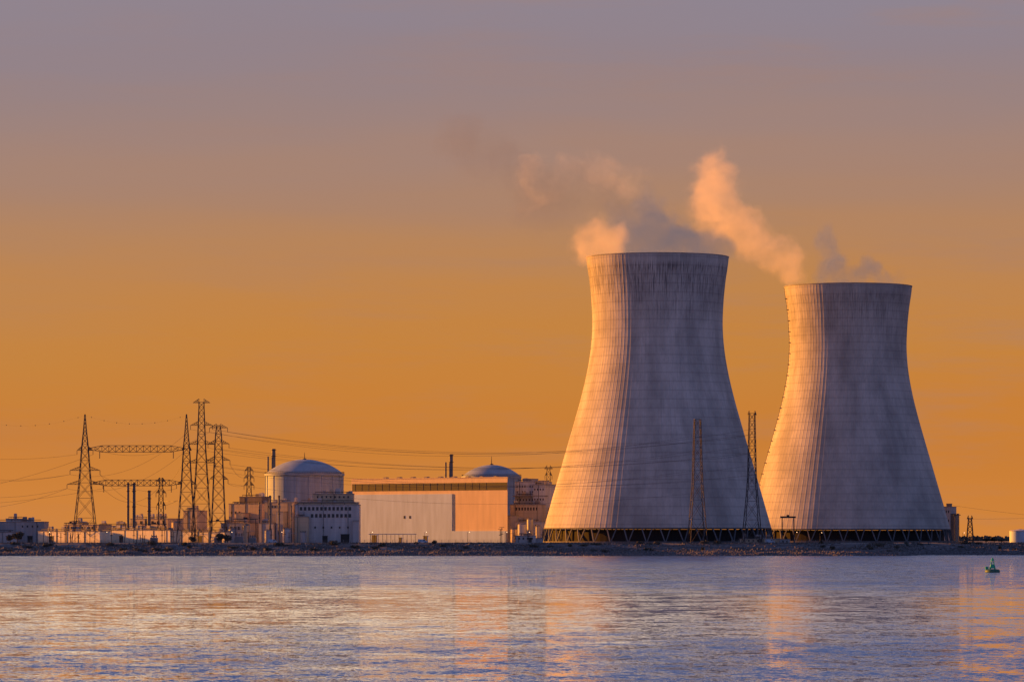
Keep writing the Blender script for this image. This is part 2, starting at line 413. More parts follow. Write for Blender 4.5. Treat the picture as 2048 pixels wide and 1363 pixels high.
def truss(x0p,x1p,yc,hp,D,label):
    s=SC(D); x0=PX(x0p,D);x1=PX(x1p,D);zc=PZ(yc,D);h=hp*s/2; n=14
    mb=MB()
    for y in (-1.0,1.0):
        pts=[]
        for k in range(n+1):
            t=k/n; hh=h*min(1,min(t,1-t)*6+0.12); pts.append((x0+(x1-x0)*t-(x0+x1)/2,hh))
        for k in range(n):
            (a,ha),(b_,hb)=pts[k],pts[k+1]
            mb.beam((a,y,ha),(b_,y,hb),0.25); mb.beam((a,y,-ha),(b_,y,-hb),0.25)
            mb.beam((a,y,-ha),(b_,y,hb),0.14); mb.beam((a,y,ha),(b_,y,-hb),0.14)
            mb.beam((b_,y,-hb),(b_,y,hb),0.14)
    for k in range(0,n+1):
        mb.beam((pts[k][0],-1,pts[k][1]),(pts[k][0],1,pts[k][1]),0.16)
    R=root("truss_beam",((x0+x1)/2,D,zc),label,"truss","truss beams between pylons")
    mb.obj("lattice_girder",M['steel'],R)
    for fx in (0.12,0.88):
        xx=(x0+(x1-x0)*fx)-(x0+x1)/2
        o=inst("insulator",ins_me,R,(xx,0,-h*0.8)); o.scale=(1.4,1.4,1.6)
truss(176,370,897,13,DP,"long steel truss beam slung between two pylons")
truss(186,364,965,12,DP,"lower steel truss beam slung between two pylons")

ball_me=None
def wire(p,q,sag,r=0.06,label="thin sagging power line between pylons",balls=0,n=28):
    global ball_me
    p=Vector(p);q=Vector(q); mb=MB(); pts=[]
    for k in range(n+1):
        t=k/n; v=p.lerp(q,t); v.z-=sag*4*t*(1-t); pts.append(v-p)
    for a,b_ in zip(pts,pts[1:]): mb.beam(a,b_,r*2)
    R=root("power_line",p,label,"power line","overhead power lines")
    mb.obj("conductor",M['wire'],R)
    for k in range(balls):
        t=(k+0.5)/balls; v=p.lerp(q,t); v.z-=sag*4*t*(1-t); v=v-p
        if ball_me is None:
            m2=MB(); m2.lathe([(0.05,-0.28),(0.2,-0.2),(0.28,0),(0.2,0.2),(0.05,0.28)],10)
            ob=m2.obj("marker_ball",M['steel'],R,loc=v,smooth=True); ball_me=ob.data
        else: inst("marker_ball",ball_me,R,v)
def W3(px,py,D): return (PX(px,D),D,PZ(py,D))
E0=1096.0;F0=1099.0
wire(tC[3],W3(1504,868,F0),12); wire(tD[1],W3(1395,882,E0),10)
wire(tC[5],W3(1504,905,F0),10); wire(tD[3],W3(1395,918,E0),8)
wire(tC[7],W3(1504,950,F0),9); wire(tD[5],W3(1395,962,E0),7)
wire(tC[4],W3(1504,890,F0),13,0.05); wire(tD[2],W3(1395,900,E0),12,0.05); wire(tC[6],W3(1395,940,E0),11,0.05); wire(tD[7],W3(1395,985,E0),9,0.05)
wire(tC[2],W3(1504,858,F0),14,0.05); wire(tD[0],W3(1395,870,E0),13,0.05); wire(tD[4],W3(1504,930,F0),12,0.05)
wire(W3(1395,882,E0),W3(1504,868,F0),1.0); wire(W3(1395,918,E0),W3(1504,905,F0),1.0)
for t,(y1,sg) in zip((tA[0],tA[2],tA[4],tA[4],tA[2]),((880,6),(905,8),(945,9),(990,10),(925,7))):
    wire(t,W3(-260,y1,1040),sg,0.05)
wire(tA[1],W3(-260,1000,1200),6,0.05); wire(tA[3],tB[2],5,0.05); wire(tA[5],W3(-260,1010,1180),4,0.05)
wire(tC[2],tA[2],10,0.05); wire(tC[4],tA[4],10,0.05); wire(tD[0],W3(185,897,DP),8,0.05); wire(tD[6],tB[3],8,0.05)
wire(tD[6],W3(322,1000,1190),4,0.05); wire(tD[7],W3(498,965,1260),2,0.05); wire(tC[4],W3(322,975,1190),5,0.05)
wire(tA[5],W3(322,970,1190),9,0.05); wire(tA[3],W3(355,1000,1150),10,0.05); wire(tD[5],W3(498,950,1260),4,0.05)
wire(W3(373,830,DP),W3(170,830,DP),5,0.012,"earth wire strung with small marker balls",8)
wire(W3(170,830,DP),W3(-120,815,1060),8,0.012,"earth wire strung with small marker balls",10)
wire(W3(1940,1037,1400),W3(2300,1020,1380),1.5,0.05); wire(W3(1906,1010,1420),W3(2300,1045,1380),2,0.05)

# ------------------------------------------------------------------ buildings
def window_mesh(w,h):
    mb=MB(); t=min(0.18,w*0.12)
    mb.box(-w/2+t,w/2-t,-0.04,0.05,t,h-t,0)
    mb.box(-w/2,w/2,-0.1,0.05,h-t,h,1); mb.box(-w/2,w/2,-0.16,0.05,0,t,1)
    mb.box(-w/2,-w/2+t,-0.1,0.05,t,h-t,1); mb.box(w/2-t,w/2,-0.1,0.05,t,h-t,1)
    mb.box(-0.05,0.05,-0.08,0.05,t,h-t,1)
    return mb
def building(label,cat,D,vols,wins=(),doors=(),name="plant_building",rot=0.0,skip=0.16):
    rot=math.radians(rot); st=1.0/math.cos(rot)
    s=SC(D); xc=PX((vols[0][0]+vols[0][1])/2,D)
    LX=lambda px:(PX(px,D)-xc)*st
    R=root(name,(xc,D,G),label,cat,rot=rot)
    for (x0,x1,yt,yb,yo,dp,mat,pn) in vols:
        a=LX(x0); b_=LX(x1); z1=PZ(yt,D)-G; z0=0 if yb>=1084 else PZ(yb,D)-G
        mb=MB(); mb.box(a,b_,yo,yo+dp,z0,z1-0.35); mb.obj(pn,M[mat],R)
        mb=MB(); mb.box(a-0.2,b_+0.2,yo-0.2,yo+dp+0.2,z1-0.35,z1); mb.obj("roof",M['roof'],R)
        rnd=random.Random(int(x0*7+yt))
        if b_-a>7:
            for k in range(int((b_-a)/4.5)):
                u=a+1+rnd.random()*max(1,(b_-a-4)); ww=1+rnd.random()*2.2; hh=0.6+rnd.random()*2.2
                v=yo+1.5+rnd.random()*max(0.5,dp*0.4-1); m2=MB(); m2.box(0,ww,0,1.6,0,hh); m2.box(0.2,ww-0.2,0.2,1.4,hh,hh+0.2)
                m2.obj("roof_unit",M[rnd.choice(['roof','grey','lgrey','tan2'])],R,loc=(u,v,z1))
            m2=MB(); u0=a+1+rnd.random()*2; m2.beam((u0,yo+1,z1+0.9),(b_-1-rnd.random()*2,yo+1,z1+0.9),0.35)
            for k in range(5): m2.beam((u0+k*(b_-a-4)/5,yo+1,z1),(u0+k*(b_-a-4)/5,yo+1,z1+0.9),0.15)
            m2.obj("roof_pipe",M['steel'],R)
        if b_-a>8:
            u=a+1.5+rnd.random()*3; me=None
            while u<b_-1:
                if me is None:
                    m2=MB(); m2.box(0,0.2,-0.2,-0.003,z0,z1-0.4); o=m2.obj("downpipe",M['steel'],R,loc=(u,yo,0)); me=o.data
                else: inst("downpipe",me,R,(u,yo,0))
                u+=8+rnd.random()*7
    for (x0,x1,n,yt,yb,frac,yo) in wins:
        p=(x1-x0)*s*st/n; w=p*frac; h=(yb-yt)*s; me=None
        rnd=random.Random(int(x0+yt))
        for k in range(n):
            if n>5 and rnd.random()<skip: continue
            loc=(LX(x0)+p*(k+0.5),yo-0.003,PZ(yb,D)-G)
            if me is None: ob=window_mesh(w,h).obj("window",[M['glass'],M['steel']],R,loc=loc); me=ob.data
            else: inst("window",me,R,loc)
    for (x,w,h,yo) in doors:
        mb=MB(); mb.box(-w/2,w/2,-0.08,0.05,0,h); mb.box(-w/2-0.2,w/2+0.2,-0.14,0.05,h,h+0.25)
        mb.obj("door",M['dark'],R,loc=(LX(x),yo-0.003,0))
    return R

building("low blue grey concrete block with flat roof and side annex","building",1165,[(-60,88,1042,1085,0,24,'grey','wall'),(10,47,1036,1042,4,10,'lgrey','rooftop_block'),(-60,36,1063,1085,-8,8,'lgrey','annex')],[(40,80,4,1050,1054,0.3,0)],[(60,3,4,0)])
building("long low peach rendered storage shed","shed",1132,[(70,205,1061,1085,0,9,'peach','wall')],[],[(100,3,4,0)],name="storage_shed",rot=-38)
building("long low pale workshop with flat dark roof","workshop",1140,[(200,345,1059,1085,0,9,'peach','wall')],[],[(240,3,4,0)],name="workshop",rot=-38)
building("brown block with small rooftop rooms behind the sheds","building",1200,[(125,200,1048,1085,0,12,'tan2','wall'),(130,160,1044,1048,2,6,'grey','rooftop_block')],[(130,190,8,1052,1057,0.4,0)],rot=-34)
building("tan boiler house beside dark chimneys","building",1220,[(258,338,1036,1085,0,16,'tan2','wall'),(200,300,1050,1085,-8,7.9,'lgrey','annex')],[(275,335,5,1041,1047,0.35,0)],name="boiler_house",rot=-34)
building("low pale hut at the foot of the pylons","hut",1140,[(352,452,1062,1085,0,8,'peach','wall')],[],[(400,3,4,0)],name="service_hut",rot=-36)
building("stepped tan concrete plant block with pipework","building",1172,[(456,526,1006,1085,0,16,'tan2','wall'),(470,516,992,1006,4,10,'brown','rooftop_block'),(456,516,1045,1085,-8,7.9,'grey','annex'),(484,500,1025,1045,-6,5.9,'tan2','bay')],[(458,482,3,1022,1027,0.35,0),(456,515,7,1052,1059,0.35,-8)],rot=-32)
building("narrow tan tower block behind the pylons","building",1190,[(366,395,1020,1085,0,10,'tan2','wall'),(370,382,1014,1020,2,4,'grey','rooftop_block')],rot=-32)
building("tan block in front of the round reactor building","building",1146,[(528,588,1003,1085,0,14,'tan2','wall'),(528,558,1045,1085,-6,5.9,'lgrey','annex'),(562,576,1022,1085,-5,4.9,'grey','stair_tower')],[(534,560,4,1010,1015,0.35,0)],rot=-30)
building("pale stepped office block with two rows of dark windows","office",1125,[(590,718,1008,1085,0,24,'lgrey','wall'),(596,716,1003,1008,1,20,'tan2','parapet'),(625,706,986,1003,5,14,'tan2','rooftop_block'),(590,618,1032,1085,-4,3.9,'tan2','annex'),(706,718,1040,1085,-3,2.9,'lgrey','bay')],
  [(598,704,13,1013,1020,0.6,0),(620,704,10,1027,1034,0.6,0),(622,704,5,1052,1056,0.2,0),(630,700,8,991,995,0.35,5)],[(650,3,4,0),(690,5,5,0)],name="office_block",skip=0.0)
building("stepped pale concrete block with terraces and ledges","building",1262,[(1022,1062,962,1085,6,26,'lgrey','wall'),(1062,1086,968,1085,3,22,'lgrey','wing'),(1024,1088,1008,1085,-3,5.9,'tan2','lower_wing'),(1022,1042,1030,1085,-8,4.9,'lgrey','annex'),(1042,1096,1042,1085,-9,5.9,'lgrey','annex'),(1088,1112,1014,1085,8,16,'grey','wing'),(1032,1050,956,962,10,10,'grey','rooftop_block'),(1066,1080,960,968,6,8,'tan2','rooftop_block'),(1022,1088,990,992,3,2.9,'roof','ledge')],
  [(1024,1060,7,970,974,0.35,6),(1024,1060,7,981,985,0.35,6),(1024,1060,6,997,1001,0.35,6),(1063,1085,4,976,980,0.4,3),(1063,1085,4,996,1000,0.4,3),(1034,1086,9,1014,1020,0.5,-3),(1044,1092,8,1049,1054,0.4,-9)],rot=-24)
building("tall pale service block with rooftop frames","building",1560,[(1884,1900,1012,1085,0,18,'grey','wall'),(1900,1908,1026,1085,2,12,'brown','wing'),(1890,1897,1006,1012,4,6,'brown','rooftop_block')],[(1886,1899,3,1020,1025,0.4,0),(1886,1899,3,1038,1043,0.4,0)],name="service_block",rot=-20)
building("small pale hut between the cooling towers","hut",1106,[(1480,1560,1076,1086,0,5,'tan2','wall')],[(1484,1556,8,1079,1082,0.4,0)],[(1520,2,2.6,0)],name="pump_hut")
building("low concrete pump house at the tower foot","hut",1104,[(1030,1072,1070,1086,0,7,'lgrey','wall'),(1072,1086,1075,1086,1,5,'grey','annex')],[(1034,1068,4,1074,1078,0.4,0)],[(1060,2,3,0)],name="pump_hut")
building("small grey hut on the dike","hut",1100,[(1560,1580,1077,1086,0,5,'grey','wall')],[(1562,1578,2,1080,1083,0.4,0)],name="pump_hut")

# --- big hall: one long facade turned a little to the west
Dh=1240.0; rh=math.radians(38)
R=root("turbine_hall",(PX(1015,Dh),Dh,G),"large boxy hall with peach cladding and pale lower wall","hall",rot=-rh)
ch,sn=math.cos(rh),math.sin(rh); D0=Dh+OFF; X0=PX(1015,Dh)
def along(px):   # distance along the facade from the east corner
    k=(px-1024)/F
    return (X0-k*D0)/(ch+k*sn)
L1=along(703); zt=PZ(953,Dh)-G
z966=PZ(964,Dh)-G; z978=PZ(979,Dh)-G; z990=PZ(986,Dh)-G; z1060=PZ(1061,Dh)-G
t905=along(905)
bx,by=-sn*50,ch*50
foot=[(0,0),(bx,by),(-L1,by),(-L1,0)]
mb=MB(); mb.prism(foot,0,zt-0.4); mb.obj("wall",M['tan'],R)
mb=MB(); mb.prism([(0.3,-0.3),(bx+0.3,by+0.3),(-L1-0.3,by+0.3),(-L1-0.3,-0.3)],zt-0.4,zt); mb.obj("roof",M['tan'],R)
for k in range(9):
    m2=MB(); m2.box(0,2.4,0,3,0,0.8); m2.box(0.3,2.1,0.3,2.7,0.8,1.0); m2.obj("roof_unit",M['roof'],R,loc=(-110+k*11,14,zt))
mb=MB(); mb.box(-L1+0.6,-0.3,-0.15,-0.003,z978,z966)
for k in range(20): mb.box(-L1+3+k*5.5,-L1+3.15+k*5.5,-0.25,-0.15,z978,z966,1)
mb.obj("louvre_strip",[M['dark'],M['stack']],R)
mb=MB(); mb.box(-L1+1.5,-t905,-0.5,-0.003,0,z990)
mb.obj("lower_wall",M['white'],R)["label"]="pale metal clad lower wall"
mb=MB(); mb.box(-t905+0.1,-1,-0.6,-0.003,0,z1060); mb.obj("plinth",M['white'],R)
for xx in (along(810),along(821)): window_mesh(1.3,1.7).obj("window",[M['glass'],M['steel']],R,loc=(-xx,-0.503,15))
for xx,w_,h_ in ((-105,4,4.5),(-64,3,4),(-84,2,3)):
    mb=MB(); mb.box(-w_/2,w_/2,-0.1,0.05,0,h_); mb.box(-w_/2-0.3,w_/2+0.3,-0.2,0.05,h_,h_+0.3); mb.obj("door",M['dark'],R,loc=(xx,-0.503,0))

# --- reactor buildings
def reactor(px,D,rp,yspring,ytop,label,ymast,mat):
    s=SC(D); r=rp*s; zs=PZ(yspring,D)-G; zt=PZ(ytop,D)-G; h=zt-zs
    R=root("reactor_building",(PX(px,D),D,G),label,"reactor building","domed reactor buildings")
    mb=MB(); mb.lathe([(r*0.965,0),(r*0.965,zs-1.0)],96); mb.obj("wall",M[mat],R)
    me=None
    for k in range(18):
        a=2*math.pi*k/18
        if me is None: m2=MB(); m2.box(r*0.965-0.1,r*0.965+0.35,-0.4,0.4,0,zs-1.0); o=m2.obj("buttress",M[mat],R,rot=a); me=o.data
        else: inst("buttress",me,R,rot=a)
    mb=MB(); mb.lathe([(r*0.966,zs-1.0),(r,zs-1.0),(r,zs+0.4),(r*0.97,zs+0.4)],96,cap=False); mb.obj("ring_beam",M['dome'],R)
    pr=[]; rc=r*0.97; Rs=(rc*rc+(h-0.4)**2)/(2*(h-0.4)); th=math.asin(min(1,rc/Rs))
    for k in range(17):
        a=th*(1-k/16.0); pr.append((max(0.05,Rs*math.sin(a)),zt-Rs*(1-math.cos(a))))
    mb=MB(); mb.lathe(pr,96); mb.obj("dome",M['dome'],R,smooth=True)
    mb=MB(); mb.lathe([(1.2,zt-0.3),(1.2,zt+0.6),(0.3,zt+0.7),(0.13,PZ(ymast,D)-G)],12); mb.obj("lightning_rod",M['steel'],R)
    mb=MB()
    for k in range(96):
        a=2*math.pi*k/96; c,s_=math.cos(a),math.sin(a); mb.beam((r*0.99*c,r*0.99*s_,zs+0.3),(r*0.99*c,r*0.99*s_,zs+1.4),0.1)
    mb.lathe([(r*0.985,zs+1.35),(r*0.995,zs+1.35),(r*0.995,zs+1.5),(r*0.985,zs+1.5)],96,cap=False)
    mb.obj("railing",M['steel'],R)
reactor(609,1400,80,948,918,"round concrete reactor building with shallow dome",904,'reactor')
reactor(983,1420,60,953,929,"distant round reactor building with shallow dome",912,'reactor')

def stack(px,D,yt,r,label,twin=False,name="chimney"):
    R=root(name,(PX(px,D),D,G),label,"chimney","slender exhaust chimneys"); H=PZ(yt,D)-G
    mb=MB(); mb.lathe([(r*1.1,0),(r,H)],20); mb.obj("flue",M['stack'],R)
    if twin:
        mb=MB(); mb.lathe([(r*0.6,0),(r*0.5,H-5)],16,cx=-r*2.8); mb.obj("flue",M['stack'],R)
    for z in (H-0.8,H-5,H*0.6):
        mb=MB(); mb.lathe([(r,z),(r*1.45,z),(r*1.45,z+0.35),(r,z+0.35)],20,cap=False); mb.obj("platform_ring",M['steel'],R)
stack(547,1440,897,1.3,"twin dark exhaust chimney rising beside the dome",True)
stack(902,1360,908,1.2,"slender exhaust chimney behind the hall",True)
stack(256,1186,965,0.75,"thin dark chimney beside the boiler house")
stack(268,1186,965,0.9,"thin dark chimney beside the boiler house")
stack(298,1186,980,1.0,"thin grey chimney beside the boiler house")
stack(540,1124,990,0.55,"short dark vent pipe before tan block"); stack(558,1124,990,0.55,"short dark vent pipe before tan block"); stack(519,1150,1003,0.4,"short dark vent pipe before tan block")
stack(583,1120,1010,0.35,"short dark vent pipe before tan block")

def portal(x0p,x1p,yt,D,label,w0=0.5):
    R=root("portal_frame",(PX((x0p+x1p)/2,D),D,G),label,"gantry","steel portal gantries"); h=PZ(yt,D)-G; w=(x1p-x0p)*SC(D)/2
    for s in (-1,1):
        mb=MB()
        for y in (-1,1): mb.beam((s*w,y,0),(s*w*0.97,y*0.6,h),w0)
        for k in range(4): mb.beam((s*w,-1,h*k/4),(s*w*0.98,1,h*(k+1)/4),0.2)
        mb.obj("leg",M['steel'],R)
    mb=MB(); mb.box(-w-1,w+1,-0.9,0.9,h,h+1.0*w0*2); mb.box(-w*0.2,w*0.2,-1.2,1.2,h+w0*2,h+w0*2+0.8); mb.obj("crossbeam",M['steel'],R)
portal(1564,1588,1035,1160,"dark steel portal gantry between the towers")
portal(1910,1918,1030,1500,"thin steel frame beside the service block",0.25)
for a,b_,y,D in ((132,150,1046,1114),(285,330,1048,1113),(420,450,1042,1112),(470,512,1038,1122)):
    portal(a,b_,y,D,"low steel busbar gantry in the switchyard",0.2)
pk=None; rnd=random.Random(12)
for i in range(40):
    px=rnd.uniform(84,590) if i<30 else rnd.uniform(1000,1090)
    D=rnd.uniform(1099,1112)
    R=root("disconnector_post",(PX(px,D),D,G),"slim steel post carrying a stacked insulator","switchgear","switchgear posts in the yard")
    if pk is None:
        mb=MB(); mb.box(-0.15,0.15,-0.15,0.15,0,3.0); mb.box(-0.8,0.8,-0.12,0.12,3.0,3.2); p1=mb.obj("post",M['steel'],R)
        mb=MB(); mb.lathe([(0.12,3.2),(0.3,3.4),(0.12,3.6),(0.3,3.9),(0.12,4.1),(0.3,4.4),(0.12,4.6),(0.26,4.9),(0.08,5.4)],8); mb.beam((-1.4,0,5.4),(1.4,0,5.4),0.14); p2=mb.obj("insulator",M['ins'],R)
        pk=(p1.data,p2.data)
    else: inst("post",pk[0],R); inst("insulator",pk[1],R)
    k=rnd.uniform(0.8,1.7); R.scale=(1,1,k)
tr=None
def transformer(px,D,s):
    global tr
    R=root("transformer",(PX(px,D),D,G),"grey finned transformer with bushings in the switchyard","transformer","switchyard transformers")
    if tr is None:
        mb=MB(); mb.box(-2.4,2.4,-1.4,1.4,0.4,3.6); mb.box(-2.7,2.7,-1.6,1.6,0,0.4)
        o1=mb.obj("body",M['tank'],R)
        mb=MB()
        for k in range(9): mb.box(-2.2+k*0.52,-2.1+k*0.52,-2.1,-1.405,0.8,3.3)
        mb.box(-2.3,2.3,-1.9,-1.7,3.3,3.5)
        o2=mb.obj("radiator",M['grey'],R)
        mb=MB(); mb.lathe([(0.12,3.6),(0.3,3.8),(0.14,4.1),(0.28,4.3),(0.12,4.6),(0.24,4.8),(0.06,5.6)],10)
        o3=mb.obj("bushing",M['ins'],R,loc=(-1.5,0,0))
        mb=MB(); mb.box(-1.8,1.8,0.5,1.3,4.0,4.8); mb.beam((-1.2,0.9,3.6),(-1.2,0.9,4.0),0.2); mb.beam((1.2,0.9,3.6),(1.2,0.9,4.0),0.2)
        o4=mb.obj("conservator",M['tank'],R)
        tr=(o1.data,o2.data,o3.data,o4.data)
    else:
        inst("body",tr[0],R); inst("radiator",tr[1],R); inst("bushing",tr[2],R,(-1.5,0,0)); inst("conservator",tr[3],R)
    inst("bushing",tr[2],R,(0,0,0)); inst("bushing",tr[2],R,(1.5,0,0))
    R.scale=(s,s,s)
for px,D,s in ((308,1105,0.9),(436,1106,0.9),(478,1108,1.1),(505,1106,0.9)): transformer(px,D,s)
def vtank(px,D,r,h,mat):
    R=root("process_tank",(PX(px,D),D,G),"upright cylindrical process tank with railed top","tank","upright process tanks")
    mb=MB(); mb.lathe([(r,0),(r,h)],28); mb.obj("wall",M[mat],R)
    mb=MB(); mb.lathe([(r*1.03,h),(r*1.03,h+0.15),(r*0.6,h+0.6),(0.1,h+0.8)],28); mb.obj("roof",M['roof'],R)
    mb=MB(); mb.lathe([(r,h+1.0),(r*1.02,h+1.0),(r*1.02,h+1.12),(r,h+1.12)],28,cap=False)
    for k in range(14):
        a=6.283*k/14; mb.beam((r*math.cos(a),r*math.sin(a),h),(r*math.cos(a),r*math.sin(a),h+1.1),0.08)
    mb.obj("railing",M['steel'],R)
    mb=MB(); mb.beam((r+0.3,-0.5,0),(r+0.3,-0.5,h+1),0.3); mb.beam((r+0.3,-0.5,h*0.7),(r+4,-0.5,h*0.7),0.3); mb.beam((r+4,-0.5,0),(r+4,-0.5,h*0.7),0.3); mb.obj("pipe",M['tank'],R)
for px,D,r,h,mt in ((152,1178,2.4,9,'tank'),(352,1178,2.6,12,'tan2'),(466,1136,2.5,8,'tank'),(492,1134,1.8,10,'tan2'),(536,1118,1.9,7,'tank'),(573,1112,2.2,8,'lgrey'),(606,1108,1.6,6,'tank'),(1044,1205,2.5,11,'lgrey'),(1060,1210,1.8,14,'tank'),(1028,1212,2.0,8,'tan2'),(1076,1215,1.4,10,'lgrey')): vtank(px,D,r,h,mt)

R=root("pipe_rack",(PX(785,1160),1160,G),"raised pipe rack on thin posts before the hall","pipe rack")
me=None
for k in range(12):
    if me is None: m2=MB(); m2.box(-0.1,0.1,-0.1,0.1,0,5.0); o=m2.obj("post",M['steel'],R,loc=(-13,0,0)); me=o.data
    else: inst("post",me,R,(-13+k*2.4,0,0))
mb=MB(); mb.beam((-14,-0.3,5.2),(14,-0.3,5.2),0.4); mb.obj("pipe",M['lgrey'],R)
mb=MB(); mb.beam((-14,0.4,5.2),(14,0.4,5.2),0.35); mb.obj("pipe",M['lgrey'],R)
for px in (95,210,460,560,741,849,935,1010,1055,1590,1640,1925):
    D=1098 if px<1090 else 1140
    if px>1600: D=1360
    R=root("street_lamp",(PX(px,D),D,G),"tall slim lamp post with small glowing head","street lamp","lamp posts along the plant road")
    mb=MB(); mb.lathe([(0.12,0),(0.07,6.2)],8); mb.beam((0,0,6.2),(1.0,0,6.4),0.1); mb.obj("post",M['steel'],R)
    mb=MB(); mb.lathe([(0.06,6.15),(0.26,6.25),(0.2,6.5)],10,cx=1.1); mb.obj("lamp_head",M['lamp'],R)

R=root("storage_tank",(PX(2040,1500),1500,G),"white cylindrical storage tank with conical roof","tank")
mb=MB(); mb.lathe([(7,0),(7,7.5)],48); mb.obj("wall",M['white'],R)
mb=MB(); mb.lathe([(7.2,7.5),(7.2,7.8),(0.4,9.0)],48); mb.obj("roof",M['lgrey'],R)

post_me=None
def fence(x0,x1,D,label):
    global post_me
    R=root("fence",((x0+x1)/2,D,G),label,"fence","fence runs on the dike"); L=(x1-x0)/2
    u=-L
    while u<=L:
        if post_me is None: m2=MB(); m2.box(-0.08,0.08,-0.08,0.08,-0.2,2.0); o=m2.obj("post",M['wood'],R,loc=(u,0,0)); post_me=o.data
        else: inst("post",post_me,R,(u,0,0))
        u+=4.0
    for z in (0.5,1.2,1.9):
        mb=MB(); mb.beam((-L,0,z),(L,0,z),0.07); mb.obj("rail",M['wood'],R)
for a,b_ in ((-310,-190),(-188,-70),(-68,15),(125,195)): fence(a,b_,1091,"grey post and wire fence along dike top")
mb=MB(); mb.box(-320,205,1085.5,1086.2,6.6,7.4); w_=mb.obj("flood_wall",M['rim']); tag(w_,"low concrete flood wall along the dike crest","wall")

def van(px,D,colm,label):
    R=root("parked_van",(PX(px,D),D,G),label,"van","vans parked on the plant road")
    mb=MB()
    pr=[(-2.6,0.45),(2.6,0.45),(2.6,1.2),(1.9,1.4),(1.3,2.2),(-2.5,2.3),(-2.6,2.1)]
    n=len(pr); v=[(x,-0.95,z) for x,z in pr]+[(x,0.95,z) for x,z in pr]
    f=[tuple(range(n)),tuple(reversed(range(n,2*n)))]+[(i,i+n,(i+1)%n+n,(i+1)%n) for i in range(n)]
    mb.add(v,f); mb.obj("body",M[colm],R)
    mb=MB(); mb.box(0.4,1.4,-0.97,-0.951,1.35,1.95); mb.obj("window",M['glass'],R)
    for x in (-1.7,1.7):
        for y in (-0.9,0.9):
            m2=MB(); m2.lathe([(0.4,-0.12),(0.4,0.12)],14); o=m2.obj("wheel",M['dark'],R,loc=(x,y,0.4)); o.rotation_euler[0]=math.pi/2
van(545,1100,'white',"white panel van parked by the office block"); van(845,1098,'white',"white panel van parked by the hall"); van(1540,1098,'white',"white panel van parked by the pump huts")

# ------------------------------------------------------------------ vegetation
def leaves(mb,cx,cy,cz,rx,rz,n,sz,rnd):
    for k in range(n):
        while True:
            a,b_,c=[rnd.uniform(-1,1) for _ in range(3)]
            q=a*a+b_*b_+c*c
            if q<1 and rnd.random()<0.35+q: break
        lump=1+0.3*mn.noise(Vector((a*2+cx,b_*2,c*2+cz)))
        p=Vector((cx+a*rx*lump,cy+b_*rx*lump,cz+c*rz*lump))
        u=Vector((rnd.uniform(-1,1),rnd.uniform(-1,1),rnd.uniform(-1,1))).normalized(); v=u.orthogonal().normalized()
        s=sz*rnd.uniform(0.6,1.3); mb.add([p-u*s-v*s*.6,p+u*s-v*s*.6,p+u*s+v*s*.6,p-u*s+v*s*.6],[(0,1,2,3)])
def tree(px,D,h,wd,label,seed):
    rnd=random.Random(seed); x=PX(px,D); R=root("tree",(x,D,hgt(x,D)-0.1),label,"tree","trees around the plant")
    mb=MB(); mb.beam((0,0,0),(0.1,0,h*0.45),0.5,w2=0.3)
    for k in range(5):
        a=rnd.uniform(0,6.28); mb.beam((0.1,0,h*0.35),(math.cos(a)*wd*0.35,math.sin(a)*wd*0.35,h*0.7),0.25,w2=0.1)
    mb.obj("trunk",M['trunk'],R)
    mb=MB()
    for k in range(7):
        a=rnd.uniform(0,6.28); q=rnd.uniform(0,wd*0.32)
        leaves(mb,math.cos(a)*q,math.sin(a)*q,h*rnd.uniform(0.45,0.8),wd*0.26,h*0.2,90,0.38,rnd)
    mb.obj("crown",M['leaf'],R)
def bush(x,y,h,wd,seed):
    rnd=random.Random(seed); mb=MB()
    for k in range(3): leaves(mb,rnd.uniform(-wd,wd)*0.35,rnd.uniform(-.5,.5),h*rnd.uniform(0.3,0.55),wd*0.35,h*0.42,70,0.3,rnd)
    ob=mb.obj("bush",M['leaf'],None,loc=(x,y,hgt(x,y)-0.1)); tag(ob,"dark leafy bush growing on the river bank","bush","bushes on the river bank")
for i,(px,D,h,wd) in enumerate([(35,1096,7,7),(443,1098,6,7),(455,1100,5,6),(20,1120,5,6),(385,1097,4,5)]): tree(px,D,h,wd,"small rounded dark leafy tree by the sheds",i)
for i,(px,h) in enumerate([(1972,3),(1988,4),(2003,2.8)]): tree(px,1460,h,6,"low dark tree on the far bank",20+i)
rnd=random.Random(3)
for i in range(80):
    x=rnd.uniform(-300,300); s=shore(x); d=rnd.uniform(10,34)
    if 80<x<200 and rnd.random()<0.5: continue
    bush(x,s+d,rnd.uniform(0.8,2.3),rnd.uniform(2,7),100+i)
mb=MB()
for i in range(18000):
    x=rnd.uniform(-320,330); s=shore(x); d=rnd.uniform(7,38)
    if mn.noise(Vector((x*0.05,d*0.1,1)))<-0.1: continue
    z=hgt(x,s+d); h=rnd.uniform(0.3,0.9); w_=rnd.uniform(0.2,0.7); t=rnd.uniform(-.3,.3)
    mb.add([(x-w_,s+d,z-0.1),(x+w_,s+d+t,z-0.1),(x+w_*.3+t,s+d,z+h)],[(0,1,2)])
o=mb.obj("grass_tufts",M['scrub']); tag(o,"rough dry grass covering the river bank","grass",kind="stuff")
mb=MB()
